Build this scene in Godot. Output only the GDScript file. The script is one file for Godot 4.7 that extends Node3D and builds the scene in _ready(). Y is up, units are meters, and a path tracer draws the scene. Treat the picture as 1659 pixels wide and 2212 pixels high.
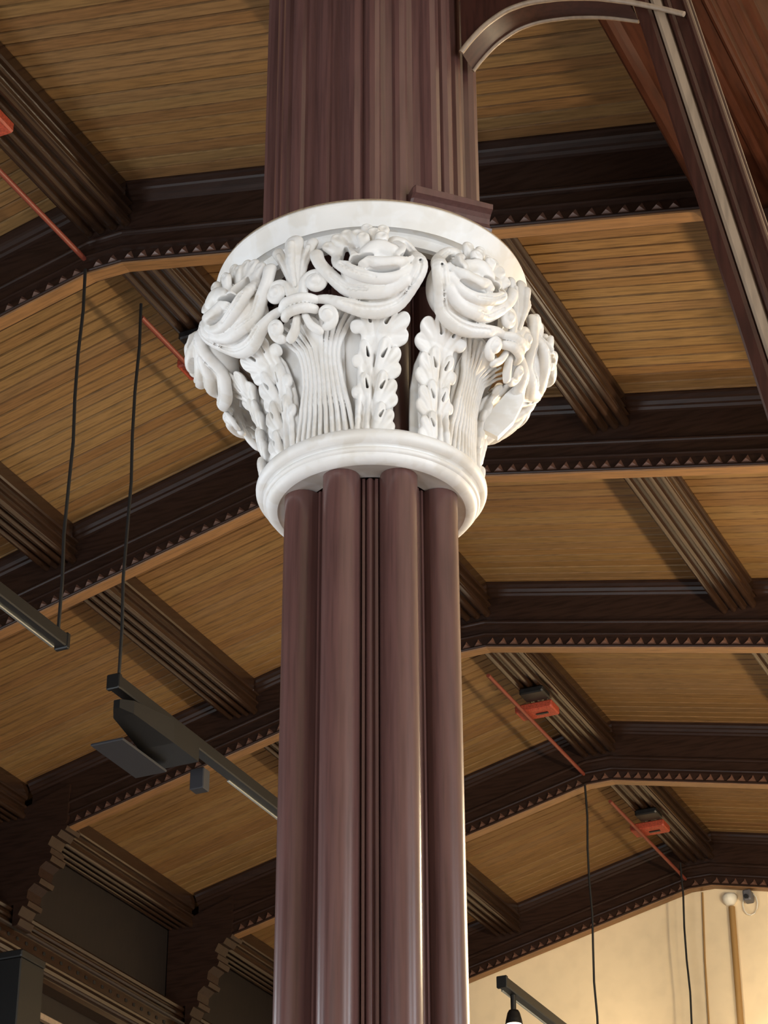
extends Node3D
# Nave of an old timber-ceiled church, looking up at a clustered column with a white carved capital.
# World frame: x = across the nave, y = up, z = -(distance along the nave).

const RIBS := [4.93, 7.033, 9.116, 11.197, 13.333, 15.433]   # near face of each ceiling rib
const RIB_B := 0.085
const T_RIDGE := -4.63
const W_FLAT := 0.088
const H_BEAD := 7.874
const SLOPE_L := 0.241
const SLOPE_R := 0.2175
const CEIL := 0.235
const COL_T := -2.326
const COL_L := 4.933

var M := {}
var board_mats: Array = []
var rng := RandomNumberGenerator.new()

# ---------------------------------------------------------------- helpers
func V(t: float, y: float, l: float) -> Vector3:
	return Vector3(t, y, -l)

func bead_h(t: float) -> float:
	if t < T_RIDGE - W_FLAT:
		return H_BEAD - (T_RIDGE - W_FLAT - t) * SLOPE_L
	if t > T_RIDGE + W_FLAT:
		return H_BEAD - (t - T_RIDGE - W_FLAT) * SLOPE_R
	return H_BEAD

func new_st() -> SurfaceTool:
	var st := SurfaceTool.new()
	st.begin(Mesh.PRIMITIVE_TRIANGLES)
	return st

func done(st: SurfaceTool) -> ArrayMesh:
	st.generate_normals()
	return st.commit()

func tri(st: SurfaceTool, a: Vector3, b: Vector3, c: Vector3, g: int) -> void:
	st.set_smooth_group(g); st.add_vertex(a)
	st.set_smooth_group(g); st.add_vertex(b)
	st.set_smooth_group(g); st.add_vertex(c)

func quad(st: SurfaceTool, a: Vector3, b: Vector3, c: Vector3, d: Vector3, g: int = -1) -> void:
	tri(st, a, b, c, g)
	tri(st, a, c, d, g)

# rings of equal length joined into a skin
func loft(st: SurfaceTool, rings: Array, closed: bool, caps: bool, smooth: bool = false, groups: Array = []) -> void:
	var g := 0 if smooth else -1
	var n: int = rings[0].size()
	for i in rings.size() - 1:
		var p: PackedVector3Array = rings[i]
		var q: PackedVector3Array = rings[i + 1]
		for j in (n if closed else n - 1):
			var k := (j + 1) % n
			quad(st, p[j], p[k], q[k], q[j], g if groups.is_empty() else int(groups[j]))
	if caps and closed:
		for e in 2:
			var r: PackedVector3Array = rings[0] if e == 0 else rings[rings.size() - 1]
			var flat := PackedVector2Array()
			var nrm := Vector3.ZERO
			for j in n:
				nrm += r[j].cross(r[(j + 1) % n])
			nrm = nrm.normalized()
			var ax := nrm.cross(Vector3.UP if absf(nrm.y) < 0.9 else Vector3.RIGHT).normalized()
			var ay := nrm.cross(ax)
			for v in r:
				flat.append(Vector2(v.dot(ax), v.dot(ay)))
			var idx := Geometry2D.triangulate_polygon(flat)
			for j in range(0, idx.size(), 3):
				if e == 0:
					tri(st, r[idx[j]], r[idx[j + 1]], r[idx[j + 2]], -1)
				else:
					tri(st, r[idx[j]], r[idx[j + 2]], r[idx[j + 1]], -1)

func box(st: SurfaceTool, t0: float, t1: float, y0: float, y1: float, l0: float, l1: float) -> void:
	var a := PackedVector3Array([V(t0, y0, l0), V(t1, y0, l0), V(t1, y1, l0), V(t0, y1, l0)])
	var b := PackedVector3Array([V(t0, y0, l1), V(t1, y0, l1), V(t1, y1, l1), V(t0, y1, l1)])
	loft(st, [a, b], true, true)

func bevel_box(st: SurfaceTool, t0: float, t1: float, y0: float, y1: float, l0: float, l1: float, b: float) -> void:
	var rings := []
	for e in [[l0, b], [l0 + b, 0.0], [l1 - b, 0.0], [l1, b]]:
		var c: float = e[1]
		var l: float = e[0]
		rings.append(PackedVector3Array([V(t0 + b + c, y0 + c, l), V(t1 - b - c, y0 + c, l), V(t1 - c, y0 + b + c, l), V(t1 - c, y1 - b - c, l),
			V(t1 - b - c, y1 - c, l), V(t0 + b + c, y1 - c, l), V(t0 + c, y1 - b - c, l), V(t0 + c, y0 + b + c, l)]))
	loft(st, rings, true, true)

func tube(st: SurfaceTool, pts: Array, r: float, n: int = 8) -> void:
	var rings := []
	for i in pts.size():
		var d: Vector3 = (pts[mini(i + 1, pts.size() - 1)] - pts[maxi(i - 1, 0)]).normalized()
		var ax := d.cross(Vector3.UP if absf(d.y) < 0.9 else Vector3.RIGHT).normalized()
		var ay := d.cross(ax)
		var ring := PackedVector3Array()
		for j in n:
			var a := TAU * j / n
			ring.append(pts[i] + (ax * cos(a) + ay * sin(a)) * r)
		rings.append(ring)
	loft(st, rings, true, true, true)

# profile of (radius, height) points turned round the y axis
func lathe(st: SurfaceTool, prof: Array, n: int, smooth: bool = false, groups: Array = []) -> void:
	var g := 0
	for i in prof.size() - 1:
		for j in n:
			var a0 := TAU * j / n
			var a1 := TAU * (j + 1) / n
			var p: Vector2 = prof[i]
			var q: Vector2 = prof[i + 1]
			var sg: int = 0 if smooth else (i + 1 if groups.is_empty() else int(groups[i]))
			quad(st, Vector3(p.x * sin(a0), p.y, p.x * cos(a0)), Vector3(q.x * sin(a0), q.y, q.x * cos(a0)),
				Vector3(q.x * sin(a1), q.y, q.x * cos(a1)), Vector3(p.x * sin(a1), p.y, p.x * cos(a1)), sg)

func obj(called: String, m: Mesh, mat: Material, parent: Node = self, at: Vector3 = Vector3.ZERO) -> MeshInstance3D:
	var o := MeshInstance3D.new()
	o.name = called
	o.mesh = m
	o.material_override = mat
	o.position = at
	o.cast_shadow = GeometryInstance3D.SHADOW_CASTING_SETTING_ON
	parent.add_child(o, true)
	return o

var used := {}
func numbered(called: String) -> String:
	var k: int = used.get(called, 0)
	used[called] = k + 1
	return called if k == 0 else "%s_%03d" % [called, k]

func tag(o: Node, label: String, category: String, group: String = "") -> void:
	o.set_meta("label", label)
	o.set_meta("category", category)
	o.set_meta("kind", "thing")
	if group:
		o.set_meta("group", group)

func thing(called: String, label: String, category: String, at: Vector3 = Vector3.ZERO, group: String = "") -> Node3D:
	var o := Node3D.new()
	o.name = numbered(called)
	o.position = at
	add_child(o)
	tag(o, label, category, group)
	return o

func struct(called: String, m: Mesh, mat: Material) -> MeshInstance3D:
	var o := obj(called, m, mat)
	o.set_meta("kind", "structure")
	return o

# ---------------------------------------------------------------- materials
func noise_image(size: int, freq: float, sd: int, lo: float, hi: float, oct: int = 4) -> Image:
	var n := FastNoiseLite.new()
	n.seed = sd
	n.frequency = freq
	n.fractal_octaves = oct
	var src := n.get_seamless_image(size, size)
	var im := Image.create(size, size, false, Image.FORMAT_RGB8)
	for y in size:
		for x in size:
			var v := lerpf(lo, hi, src.get_pixel(x, y).r)
			im.set_pixel(x, y, Color(v, v, v))
	im.generate_mipmaps()
	return im

func two_tone(size: int, freq: float, sd: int, a: Color, b: Color, t0: float, t1: float) -> ImageTexture:
	var n := FastNoiseLite.new()
	n.seed = sd
	n.frequency = freq
	n.fractal_octaves = 5
	var src := n.get_seamless_image(size, size)
	var im := Image.create(size, size, false, Image.FORMAT_RGB8)
	for y in size:
		for x in size:
			im.set_pixel(x, y, a.lerp(b, smoothstep(t0, t1, src.get_pixel(x, y).r)))
	im.generate_mipmaps()
	return ImageTexture.create_from_image(im)

func mat(col: Color, rough: float, tex: Texture2D = null, sc: Vector3 = Vector3.ONE, coat: float = 0.0) -> StandardMaterial3D:
	var m := StandardMaterial3D.new()
	m.albedo_color = col
	m.roughness = rough
	if tex:
		m.albedo_texture = tex
		m.uv1_triplanar = true
		m.uv1_world_triplanar = true
		m.uv1_scale = sc
	if coat > 0.0:
		m.clearcoat_enabled = true
		m.clearcoat = coat
		m.clearcoat_roughness = 0.25
	return m

func make_materials() -> void:
	var grain := ImageTexture.create_from_image(noise_image(512, 0.02, 11, 0.76, 1.14, 5))
	var fine := ImageTexture.create_from_image(noise_image(256, 0.03, 5, 0.72, 1.15, 4))
	var streak := ImageTexture.create_from_image(noise_image(256, 0.03, 15, 0.82, 1.10, 3))
	# grain runs along the piece: boards across the nave (x), beams along it (z), posts upright (y)
	var tones := [Color(0.505, 0.39, 0.245), Color(0.485, 0.365, 0.225), Color(0.515, 0.40, 0.255), Color(0.475, 0.35, 0.22), Color(0.505, 0.38, 0.235), Color(0.49, 0.375, 0.245)]
	for c in tones:
		var bm := mat(c, 0.46, grain, Vector3(0.35, 5.0, 5.0), 0.0)
		bm.metallic_specular = 0.3
		board_mats.append(bm)
	M.backing = mat(Color(0.16, 0.10, 0.06), 0.8)
	M.rib = mat(Color(0.185, 0.125, 0.10), 0.30, grain, Vector3(0.4, 4.0, 4.0))
	M.rib.metallic_specular = 0.32
	M.tooth = mat(Color(0.40, 0.285, 0.235), 0.34)
	M.purlin = mat(Color(0.185, 0.12, 0.08), 0.24, grain, Vector3(4.0, 4.0, 0.4), 0.35)
	M.beam = mat(Color(0.25, 0.125, 0.072), 0.55, grain, Vector3(4.0, 4.0, 0.4))
	M.beam.metallic_specular = 0.15
	M.soffit = mat(Color(0.52, 0.37, 0.22), 0.42, grain, Vector3(0.35, 5.0, 5.0))  # rib underside tone, brightened as if lit from below
	M.post = mat(Color(0.25, 0.135, 0.105), 0.36, grain, Vector3(4.0, 0.35, 4.0))
	M.column = mat(Color(0.385, 0.265, 0.25), 0.30, streak, Vector3(9.0, 0.35, 9.0), 0.4)
	var white := two_tone(512, 0.008, 3, Color(0.885, 0.87, 0.845), Color(0.93, 0.928, 0.925), 0.36, 0.52)
	M.white = mat(Color(1, 1, 1), 0.45, white, Vector3(1.6, 1.6, 1.6))
	M.lip = mat(Color(0.66, 0.58, 0.48), 0.6, fine, Vector3(8, 8, 8))
	M.cream = mat(Color(0.93, 0.85, 0.71), 0.85, fine, Vector3(1.5, 1.5, 1.5))
	M.cream.albedo_texture = ImageTexture.create_from_image(noise_image(256, 0.012, 21, 0.97, 1.02, 3))
	M.wall_dark = mat(Color(0.10, 0.065, 0.05), 0.6, grain, Vector3(3, 0.4, 3))
	M.plaster = mat(Color(0.80, 0.75, 0.66), 0.9)
	M.floor = mat(Color(0.56, 0.48, 0.38), 0.6, grain, Vector3(2, 2, 0.3))
	M.black = mat(Color(0.035, 0.035, 0.038), 0.45)
	M.steel = mat(Color(0.75, 0.76, 0.74), 0.35)
	M.steel.metallic = 0.9
	M.grey = mat(Color(0.36, 0.36, 0.38), 0.5)
	M.charcoal = mat(Color(0.13, 0.13, 0.15), 0.6)
	M.cable = mat(Color(0.07, 0.065, 0.06), 0.6)
	M.rust = mat(Color(0.44, 0.20, 0.145), 0.5)
	M.orange = mat(Color(0.62, 0.25, 0.16), 0.6, fine, Vector3(8, 8, 8))
	M.tan = mat(Color(0.62, 0.48, 0.28), 0.6)
	M.pale = mat(Color(0.9, 0.88, 0.82), 0.5)
	M.bead = mat(Color(0.62, 0.54, 0.46), 0.4, streak, Vector3(5, 0.4, 5))
	var g := StandardMaterial3D.new()
	g.albedo_color = Color(0.9, 0.95, 1.0, 0.06)
	g.transparency = BaseMaterial3D.TRANSPARENCY_ALPHA
	g.roughness = 0.02
	M.glass = g
	var e := StandardMaterial3D.new()
	e.albedo_color = Color(1, 0.96, 0.88)
	e.emission_enabled = true
	e.emission = Color(1.0, 0.93, 0.82)
	e.emission_energy_multiplier = 2.2
	M.lens = e
	var ge := StandardMaterial3D.new()
	ge.albedo_color = Color(1, 0.95, 0.85)
	ge.emission_enabled = true
	ge.emission = Color(1.0, 0.86, 0.64)
	ge.emission_energy_multiplier = 3.0
	M.globe = ge

# ---------------------------------------------------------------- carved relief (distance field -> surface nets)
# A stroke is [ax, ay, az, bx, by, bz, ra, rb, flat, blend]; x = arc, y = height, z = depth out of the bell.
const ARC := 0.40
func bell_r(y: float) -> float:
	var t := [[4.78, 0.272], [4.85, 0.275], [4.93, 0.292], [5.0, 0.318], [5.1, 0.372], [5.16, 0.405], [5.25, 0.435], [5.3, 0.445], [5.42, 0.44], [5.7, 0.42]]
	for i in t.size() - 1:
		if y <= t[i + 1][0]:
			return lerpf(t[i][1], t[i + 1][1], clampf((y - t[i][0]) / (t[i + 1][0] - t[i][0]), 0, 1))
	return 0.42

func P(deg: float, y: float, w: float) -> Vector3:
	return Vector3(deg_to_rad(deg) * ARC, y, w)

# strokes through points [deg, y, w, r]
func chain(out: Array, pts: Array, flat: float = 1.0, blend: float = 0.006) -> void:
	# a Catmull-Rom curve through the points keeps the sweep smooth
	var n := pts.size()
	var fine := []
	var steps := 4 if n > 2 else 1
	for i in n - 1:
		var p0: Array = pts[maxi(i - 1, 0)]
		var p1: Array = pts[i]
		var p2: Array = pts[i + 1]
		var p3: Array = pts[mini(i + 2, n - 1)]
		for s in steps:
			var t := float(s) / steps
			var q := []
			for c in 4:
				q.append(cubic_interpolate(p1[c], p2[c], p0[c], p3[c], t))
			fine.append(q)
	fine.append(pts[n - 1])
	for i in fine.size() - 1:
		var a := P(fine[i][0], fine[i][1], fine[i][2])
		var b := P(fine[i + 1][0], fine[i + 1][1], fine[i + 1][2])
		out.append([a.x, a.y, a.z, b.x, b.y, b.z, maxf(fine[i][3], 0.001), maxf(fine[i + 1][3], 0.001), flat, blend])

func blob(out: Array, deg: float, y: float, w: float, r: float, flat: float = 1.0, blend: float = 0.006) -> void:
	var a := P(deg, y, w)
	out.append([a.x, a.y, a.z, a.x + 0.0002, a.y, a.z, r, r, flat, blend])

# volute: tube running in to a centre; from angle a0 turning dir for turns
func volute(out: Array, deg: float, y: float, r0: float, r1: float, a0: float, turns: float, dir: float, tr: float, w: float) -> void:
	var pts := []
	var n := int(turns * 10) + 2
	var c := P(deg, y, 0)
	for i in n:
		var t := float(i) / (n - 1)
		var r := lerpf(r0, r1, pow(t, 0.8))
		var a := a0 + dir * TAU * turns * t
		pts.append([rad_to_deg((c.x + cos(a) * r) / ARC), c.y + sin(a) * r, w + 0.012 * t, lerpf(tr, tr * 0.75, t)])
	chain(out, pts, 1.0, 0.002)
	blob(out, deg, y, w + 0.013, r1 + tr * 0.5, 1.0, 0.003)

# how far the leaves below the scrolls stand in from the swelling bell line
func waist(y: float) -> float:
	var t := [[4.0, 0.0], [4.87, 0.0], [4.95, 0.018], [5.03, 0.042], [5.09, 0.055], [5.14, 0.046], [5.20, 0.022], [5.25, 0.0], [6.0, 0.0]]
	for i in t.size() - 1:
		if y <= t[i + 1][0]:
			return lerpf(t[i][1], t[i + 1][1], (y - t[i][0]) / (t[i + 1][0] - t[i][0]))
	return 0.0

func carve(adds: Array, cuts: Array, cell: float, mirror: bool, waisted: bool = false) -> ArrayMesh:
	var lo := Vector3(1e9, 1e9, 1e9)
	var hi := -lo
	for s in adds:
		for e in 2:
			var c := Vector3(s[e * 3], s[e * 3 + 1], s[e * 3 + 2])
			var r: float = s[6 + e]
			lo = lo.min(c - Vector3(r, r, r / s[8]))
			hi = hi.max(c + Vector3(r, r, r / s[8]))
	lo -= Vector3.ONE * cell * 3
	hi += Vector3.ONE * cell * 3
	var nx := int((hi.x - lo.x) / cell) + 2
	var ny := int((hi.y - lo.y) / cell) + 2
	var nz := int((hi.z - lo.z) / cell) + 2
	var f := PackedFloat32Array()
	f.resize(nx * ny * nz)
	f.fill(1.0)
	var nxy := nx * ny
	for pass_i in 2:
		for s in (adds if pass_i == 0 else cuts):
			var ax: float = s[0]
			var ay: float = s[1]
			var az: float = s[2]
			var fl: float = s[8]
			var k: float = s[9]
			var ra: float = s[6]
			var rb: float = s[7]
			var dx: float = s[3] - ax
			var dy: float = s[4] - ay
			var dz: float = (s[5] - az) * fl
			var l2 := maxf(dx * dx + dy * dy + dz * dz, 1e-12)
			var m := maxf(ra, rb) + k + cell * 2
			var mz := (maxf(ra, rb) + k) / fl + cell * 2
			var i0 := maxi(int((minf(ax, s[3]) - m - lo.x) / cell), 0)
			var i1 := mini(int((maxf(ax, s[3]) + m - lo.x) / cell) + 1, nx - 1)
			var j0 := maxi(int((minf(ay, s[4]) - m - lo.y) / cell), 0)
			var j1 := mini(int((maxf(ay, s[4]) + m - lo.y) / cell) + 1, ny - 1)
			var k0 := maxi(int((minf(az, s[5]) - mz - lo.z) / cell), 0)
			var k1 := mini(int((maxf(az, s[5]) + mz - lo.z) / cell) + 1, nz - 1)
			for kk in range(k0, k1 + 1):
				var pz := (lo.z + kk * cell - az) * fl
				for j in range(j0, j1 + 1):
					var py := lo.y + j * cell - ay
					var at := kk * nxy + j * nx
					for i in range(i0, i1 + 1):
						var px := lo.x + i * cell - ax
						var t := clampf((px * dx + py * dy + pz * dz) / l2, 0.0, 1.0)
						var qx := px - dx * t
						var qy := py - dy * t
						var qz := pz - dz * t
						var d := sqrt(qx * qx + qy * qy + qz * qz) - (ra + (rb - ra) * t)
						var o := f[at + i]
						if pass_i == 0:
							var h := maxf(k - absf(o - d), 0.0) / k
							f[at + i] = minf(o, d) - h * h * k * 0.25
						else:
							var h2 := maxf(k - absf(o + d), 0.0) / k
							f[at + i] = maxf(o, -d) + h2 * h2 * k * 0.25
	# surface nets
	var idx := PackedInt32Array()
	idx.resize(nx * ny * nz)
	idx.fill(-1)
	var vs := PackedVector3Array()
	var off := [0, 1, nx, nx + 1, nxy, nxy + 1, nxy + nx, nxy + nx + 1]
	var ed := [[0, 1], [2, 3], [4, 5], [6, 7], [0, 2], [1, 3], [4, 6], [5, 7], [0, 4], [1, 5], [2, 6], [3, 7]]
	var sg := -1.0 if mirror else 1.0
	for kk in nz - 1:
		for j in ny - 1:
			var row := kk * nxy + j * nx
			for i in nx - 1:
				var c := row + i
				var a0 := f[c] < 0.0
				if a0 == (f[c + 1] < 0.0) and a0 == (f[c + nx] < 0.0) and a0 == (f[c + nx + 1] < 0.0) and a0 == (f[c + nxy] < 0.0) and a0 == (f[c + nxy + 1] < 0.0) and a0 == (f[c + nxy + nx] < 0.0) and a0 == (f[c + nxy + nx + 1] < 0.0):
					continue
				var acc := Vector3.ZERO
				var cnt := 0
				for e in ed:
					var u: int = e[0]
					var v: int = e[1]
					var fu := f[c + off[u]]
					var fv := f[c + off[v]]
					if (fu < 0.0) != (fv < 0.0):
						var t := fu / (fu - fv)
						var pu := Vector3(u & 1, (u >> 1) & 1, u >> 2)
						var pv := Vector3(v & 1, (v >> 1) & 1, v >> 2)
						acc += pu.lerp(pv, t)
						cnt += 1
				var p := lo + (Vector3(i, j, kk) + acc / cnt) * cell
				idx[c] = vs.size()
				var ang := sg * p.x / ARC
				var wa := waist(p.y) if waisted else 0.0
				var r := bell_r(p.y) - wa + p.z
				vs.append(Vector3(r * sin(ang), p.y + 0.65 * wa, r * cos(ang)))
	var ids := PackedInt32Array()
	var strides := [1, nx, nxy]
	for kk in range(1, nz - 1):
		for j in range(1, ny - 1):
			var row := kk * nxy + j * nx
			for i in range(1, nx - 1):
				var c := row + i
				var s0 := f[c] < 0.0
				for ax_i in 3:
					var s1: bool = f[c + strides[ax_i]] < 0.0
					if s0 == s1:
						continue
					var u: int = strides[(ax_i + 1) % 3]
					var v: int = strides[(ax_i + 2) % 3]
					var q0 := idx[c - u - v]
					var q1 := idx[c - v]
					var q2 := idx[c]
					var q3 := idx[c - u]
					if s0 != mirror:
						ids.append_array(PackedInt32Array([q0, q2, q1, q0, q3, q2]))
					else:
						ids.append_array(PackedInt32Array([q0, q1, q2, q0, q2, q3]))
	var ns := PackedVector3Array()
	ns.resize(vs.size())
	for q in range(0, ids.size(), 3):
		var a := vs[ids[q]]
		var nn := (vs[ids[q + 2]] - a).cross(vs[ids[q + 1]] - a)
		ns[ids[q]] += nn
		ns[ids[q + 1]] += nn
		ns[ids[q + 2]] += nn
	for q in ns.size():
		ns[q] = ns[q].normalized()
	var arr := []
	arr.resize(Mesh.ARRAY_MAX)
	arr[Mesh.ARRAY_VERTEX] = vs
	arr[Mesh.ARRAY_NORMAL] = ns
	arr[Mesh.ARRAY_INDEX] = ids
	var m2 := ArrayMesh.new()
	m2.add_surface_from_arrays(Mesh.PRIMITIVE_TRIANGLES, arr)
	return m2

func leaf_strokes(adds: Array, cuts: Array) -> void:
	# body of the leaf, hugging the bell and curling out at the tip
	chain(adds, [[26, 4.84, -0.006, 0.062], [27, 4.93, -0.004, 0.064], [28, 5.02, -0.002, 0.060], [29, 5.09, 0.004, 0.048], [30, 5.135, 0.014, 0.030]], 4.5, 0.008)
	# raised veins fanning to the lobes
	for v in [[[19, 4.84], [20.5, 4.95], [21.5, 5.05], [25, 5.12]], [[24, 4.84], [25.5, 4.96], [27, 5.06], [30, 5.14]]]:
		var pts := []
		for i in v.size():
			pts.append([v[i][0], v[i][1], 0.010 + 0.004 * i, 0.010 - 0.001 * i])
		chain(adds, pts, 1.0, 0.008)
	# four overlapping tiers, each a fan of cupped petals, the upper edge of each turned outward
	for tier in 4:
		var y: float = [4.880, 4.955, 5.030, 5.108][tier]
		var s: float = [0.88, 0.95, 1.0, 1.08][tier]
		var lift: float = [0.0, 0.002, 0.006, 0.012][tier]
		var rx: float = [27.5, 28.0, 28.5, 29.5][tier]
		for e in [[39.6, -0.016, 0.018, 0.017], [38.6, 0.016, 0.025, 0.019], [33.6, 0.036, 0.028, 0.018]]:
			var ex: float = rx + (e[0] - 28.5) * s
			var ey: float = y + e[1] * s
			var r: float = e[3] * s
			var w: float = e[2] + lift
			chain(adds, [[rx, y - 0.045, 0.004 + lift, r * 0.7], [lerpf(rx, ex, 0.55), lerpf(y - 0.045, ey, 0.6), w - 0.008, r * 0.95], [ex - 0.6, ey, w, r]], 1.5, 0.004)
			var cx: float = P(ex + 0.2, 0, 0).x
			var bx: float = P(lerpf(rx, ex, 0.6), 0, 0).x
			cuts.append([cx, ey + 0.001, w + 0.0195, bx, lerpf(y - 0.045, ey, 0.62), w + 0.012, r * 0.72, r * 0.30, 1.0, 0.005])
		cuts.append_array(teardrop(rx + 4.0, y + 0.014, 0.0095 * s, 50))
		if tier > 0:
			for e in [[18.0, 0.004, 0.014, 0.015], [22.4, 0.034, 0.020, 0.016]]:
				var ex: float = e[0] + 0.5 * tier
				chain(adds, [[rx - 2, y - 0.045, 0.002 + lift, 0.012], [lerpf(rx - 2, ex, 0.6), y + e[1] * 0.5, e[2] + lift - 0.004, e[3] * 0.9], [ex, y + e[1], e[2] + lift, e[3]]], 1.5, 0.004)
				cuts.append([P(ex - 0.1, 0, 0).x, y + e[1] + 0.002, e[2] + lift + 0.018, P(lerpf(rx - 2, ex, 0.7), 0, 0).x, y + e[1] * 0.6 - 0.004, e[2] + lift + 0.012, 0.0095, 0.004, 1.0, 0.004])
			cuts.append_array(teardrop(rx - 3.6, y + 0.020, 0.0085, 105))
	# curled tip
	for e in [[29.2, 5.160, 0.040, 0.017], [35.2, 5.158, 0.044, 0.018]]:
		chain(adds, [[30, 5.10, 0.018, 0.014], [lerpf(30, e[0], 0.7), 5.14, e[2] - 0.006, e[3] * 0.9], [e[0], e[1], e[2], e[3]]], 1.4, 0.004)
		cuts.append([P(e[0], 0, 0).x, e[1] + 0.002, e[2] + 0.020, P(lerpf(30, e[0], 0.7), 0, 0).x, 5.135, e[2] + 0.014, 0.012, 0.005, 1.0, 0.005])

# drilled eye: a short tapering slot right through the relief
func teardrop(deg: float, y: float, r: float, lean: float) -> Array:
	var a := P(deg, y, 0)
	var d := Vector3(cos(deg_to_rad(lean)), sin(deg_to_rad(lean)), 0) * r * 1.5
	var out := []
	out.append([a.x - d.x * 0.5, a.y - d.y * 0.5, 0.02, a.x + d.x, a.y + d.y, 0.02, r * 0.62, r * 0.22, 0.08, 0.002])
	return out

# depth of the rounded scroll body at a point
func ball(deg: float, y: float) -> float:
	var p := P(deg, y, 0)
	var x0 := P(27, 0, 0).x
	var x1 := P(32.5, 0, 0).x
	var dx := p.x - clampf(p.x, x0, x1)
	var dy := p.y - 5.252
	return 0.004 + sqrt(maxf(0.076 * 0.076 - dx * dx - dy * dy, 0.0)) / 1.08

# a fold laid on the ball: points [deg, y, lift, r]
func fold(out: Array, pts: Array, flat: float = 1.0, blend: float = 0.0015, grooves: Array = [], shift: float = 0.0) -> void:
	var q := []
	var g := []
	for i in pts.size():
		var p: Array = pts[i]
		q.append([p[0], p[1], ball(p[0], p[1]) + p[2], p[3]])
		if i > 1 and i < pts.size() - 2:
			g.append([p[0], p[1] + shift, ball(p[0], p[1]) + p[2] + p[3] * 0.92, 0.0036])
	chain(out, q, flat, blend)
	if shift != 0.0:
		chain(grooves, g, 1.0, 0.003)

func scroll_strokes(adds: Array, cuts: Array) -> void:
	chain(adds, [[27, 5.252, 0.004, 0.076], [32.5, 5.252, 0.004, 0.076]], 1.08, 0.008)
	chain(cuts, [[27, 5.250, -0.014, 0.058], [32.5, 5.250, -0.014, 0.058]], 0.98, 0.004)
	# outer sweep from the tie, under the ball and up round its far side, curling in
	fold(adds, [[7, 5.195, 0.012, 0.009], [11, 5.188, 0.014, 0.012], [17, 5.168, 0.018, 0.016], [24, 5.158, 0.006, 0.018], [31, 5.160, 0.004, 0.019], [37, 5.182, 0.008, 0.019], [40.6, 5.222, 0.014, 0.019], [41.6, 5.262, 0.014, 0.019], [40.4, 5.305, 0.016, 0.018], [37.4, 5.338, 0.020, 0.015], [34.2, 5.345, 0.024, 0.012], [32.8, 5.330, 0.026, 0.010]], 1.0, 0.0015, cuts, -0.003)
	# inner folds, broad bands parting from the outer sweep
	fold(adds, [[8.6, 5.310, 0.024, 0.016], [9.8, 5.280, 0.026, 0.015], [13.5, 5.240, 0.024, 0.016], [18.5, 5.205, 0.012, 0.017], [25, 5.186, 0.004, 0.017], [32, 5.188, 0.002, 0.016], [37.5, 5.212, 0.003, 0.015]], 1.0, 0.0015, cuts, -0.002)
	fold(adds, [[16.5, 5.318, 0.016, 0.015], [15.4, 5.288, 0.020, 0.014], [17.5, 5.252, 0.016, 0.015], [22, 5.222, 0.006, 0.015], [28, 5.208, 0.003, 0.014], [34, 5.214, 0.000, 0.013], [38.2, 5.240, 0.000, 0.012]], 1.0, 0.0015, cuts, -0.002)
	fold(adds, [[21, 5.338, 0.012, 0.014], [19.6, 5.305, 0.010, 0.014], [21, 5.268, 0.004, 0.013], [25, 5.240, 0.002, 0.011]])
	# inner leaf, folded over itself
	fold(adds, [[38, 5.270, 0.000, 0.012], [34, 5.244, 0.004, 0.016], [29.5, 5.238, 0.006, 0.016], [25.4, 5.250, 0.004, 0.010]])
	fold(adds, [[25.5, 5.272, 0.000, 0.017], [28.8, 5.290, 0.004, 0.020], [32.6, 5.280, 0.002, 0.017]], 1.1, 0.004)
	fold(adds, [[34.6, 5.312, 0.008, 0.012], [36.2, 5.288, 0.006, 0.012], [35.0, 5.268, 0.006, 0.012]])
	# ruffled lobes along the crown
	for e in [[12.6, 5.330, 0.026, 0.015], [15.6, 5.350, 0.028, 0.016], [18.8, 5.362, 0.030, 0.015], [22.2, 5.356, 0.034, 0.016], [25.2, 5.376, 0.034, 0.014], [27.4, 5.350, 0.048, 0.016], [30.4, 5.370, 0.036, 0.015], [24.2, 5.326, 0.062, 0.014], [29.8, 5.326, 0.064, 0.015]]:
		chain(adds, [[lerpf(27, e[0], 0.75), e[1] - 0.03, e[2] - 0.006, e[3] * 0.9], [e[0], e[1], e[2] + 0.004, e[3]]], 1.2, 0.003)
		cuts.append([P(e[0], 0, 0).x, e[1] + 0.001, e[2] + 0.020, P(lerpf(27, e[0], 0.85), 0, 0).x, e[1] - 0.016, e[2] + 0.018, 0.0095, 0.004, 1.0, 0.004])
	cuts.append_array(teardrop(18.6, 5.284, 0.021, 92))
	cuts.append_array(teardrop(23.9, 5.256, 0.019, 20))
	cuts.append_array(teardrop(31.6, 5.305, 0.013, 150))
	# long slots under the inner leaf and behind the far curl
	chain(cuts, [[25.6, 5.226, 0.06, 0.003], [30, 5.223, 0.06, 0.0048], [35.0, 5.231, 0.06, 0.003]], 0.12, 0.002)
	chain(cuts, [[36.4, 5.326, 0.04, 0.004], [38.0, 5.300, 0.04, 0.0075], [37.4, 5.272, 0.04, 0.0075], [35.0, 5.258, 0.05, 0.004]], 0.12, 0.002)

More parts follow.
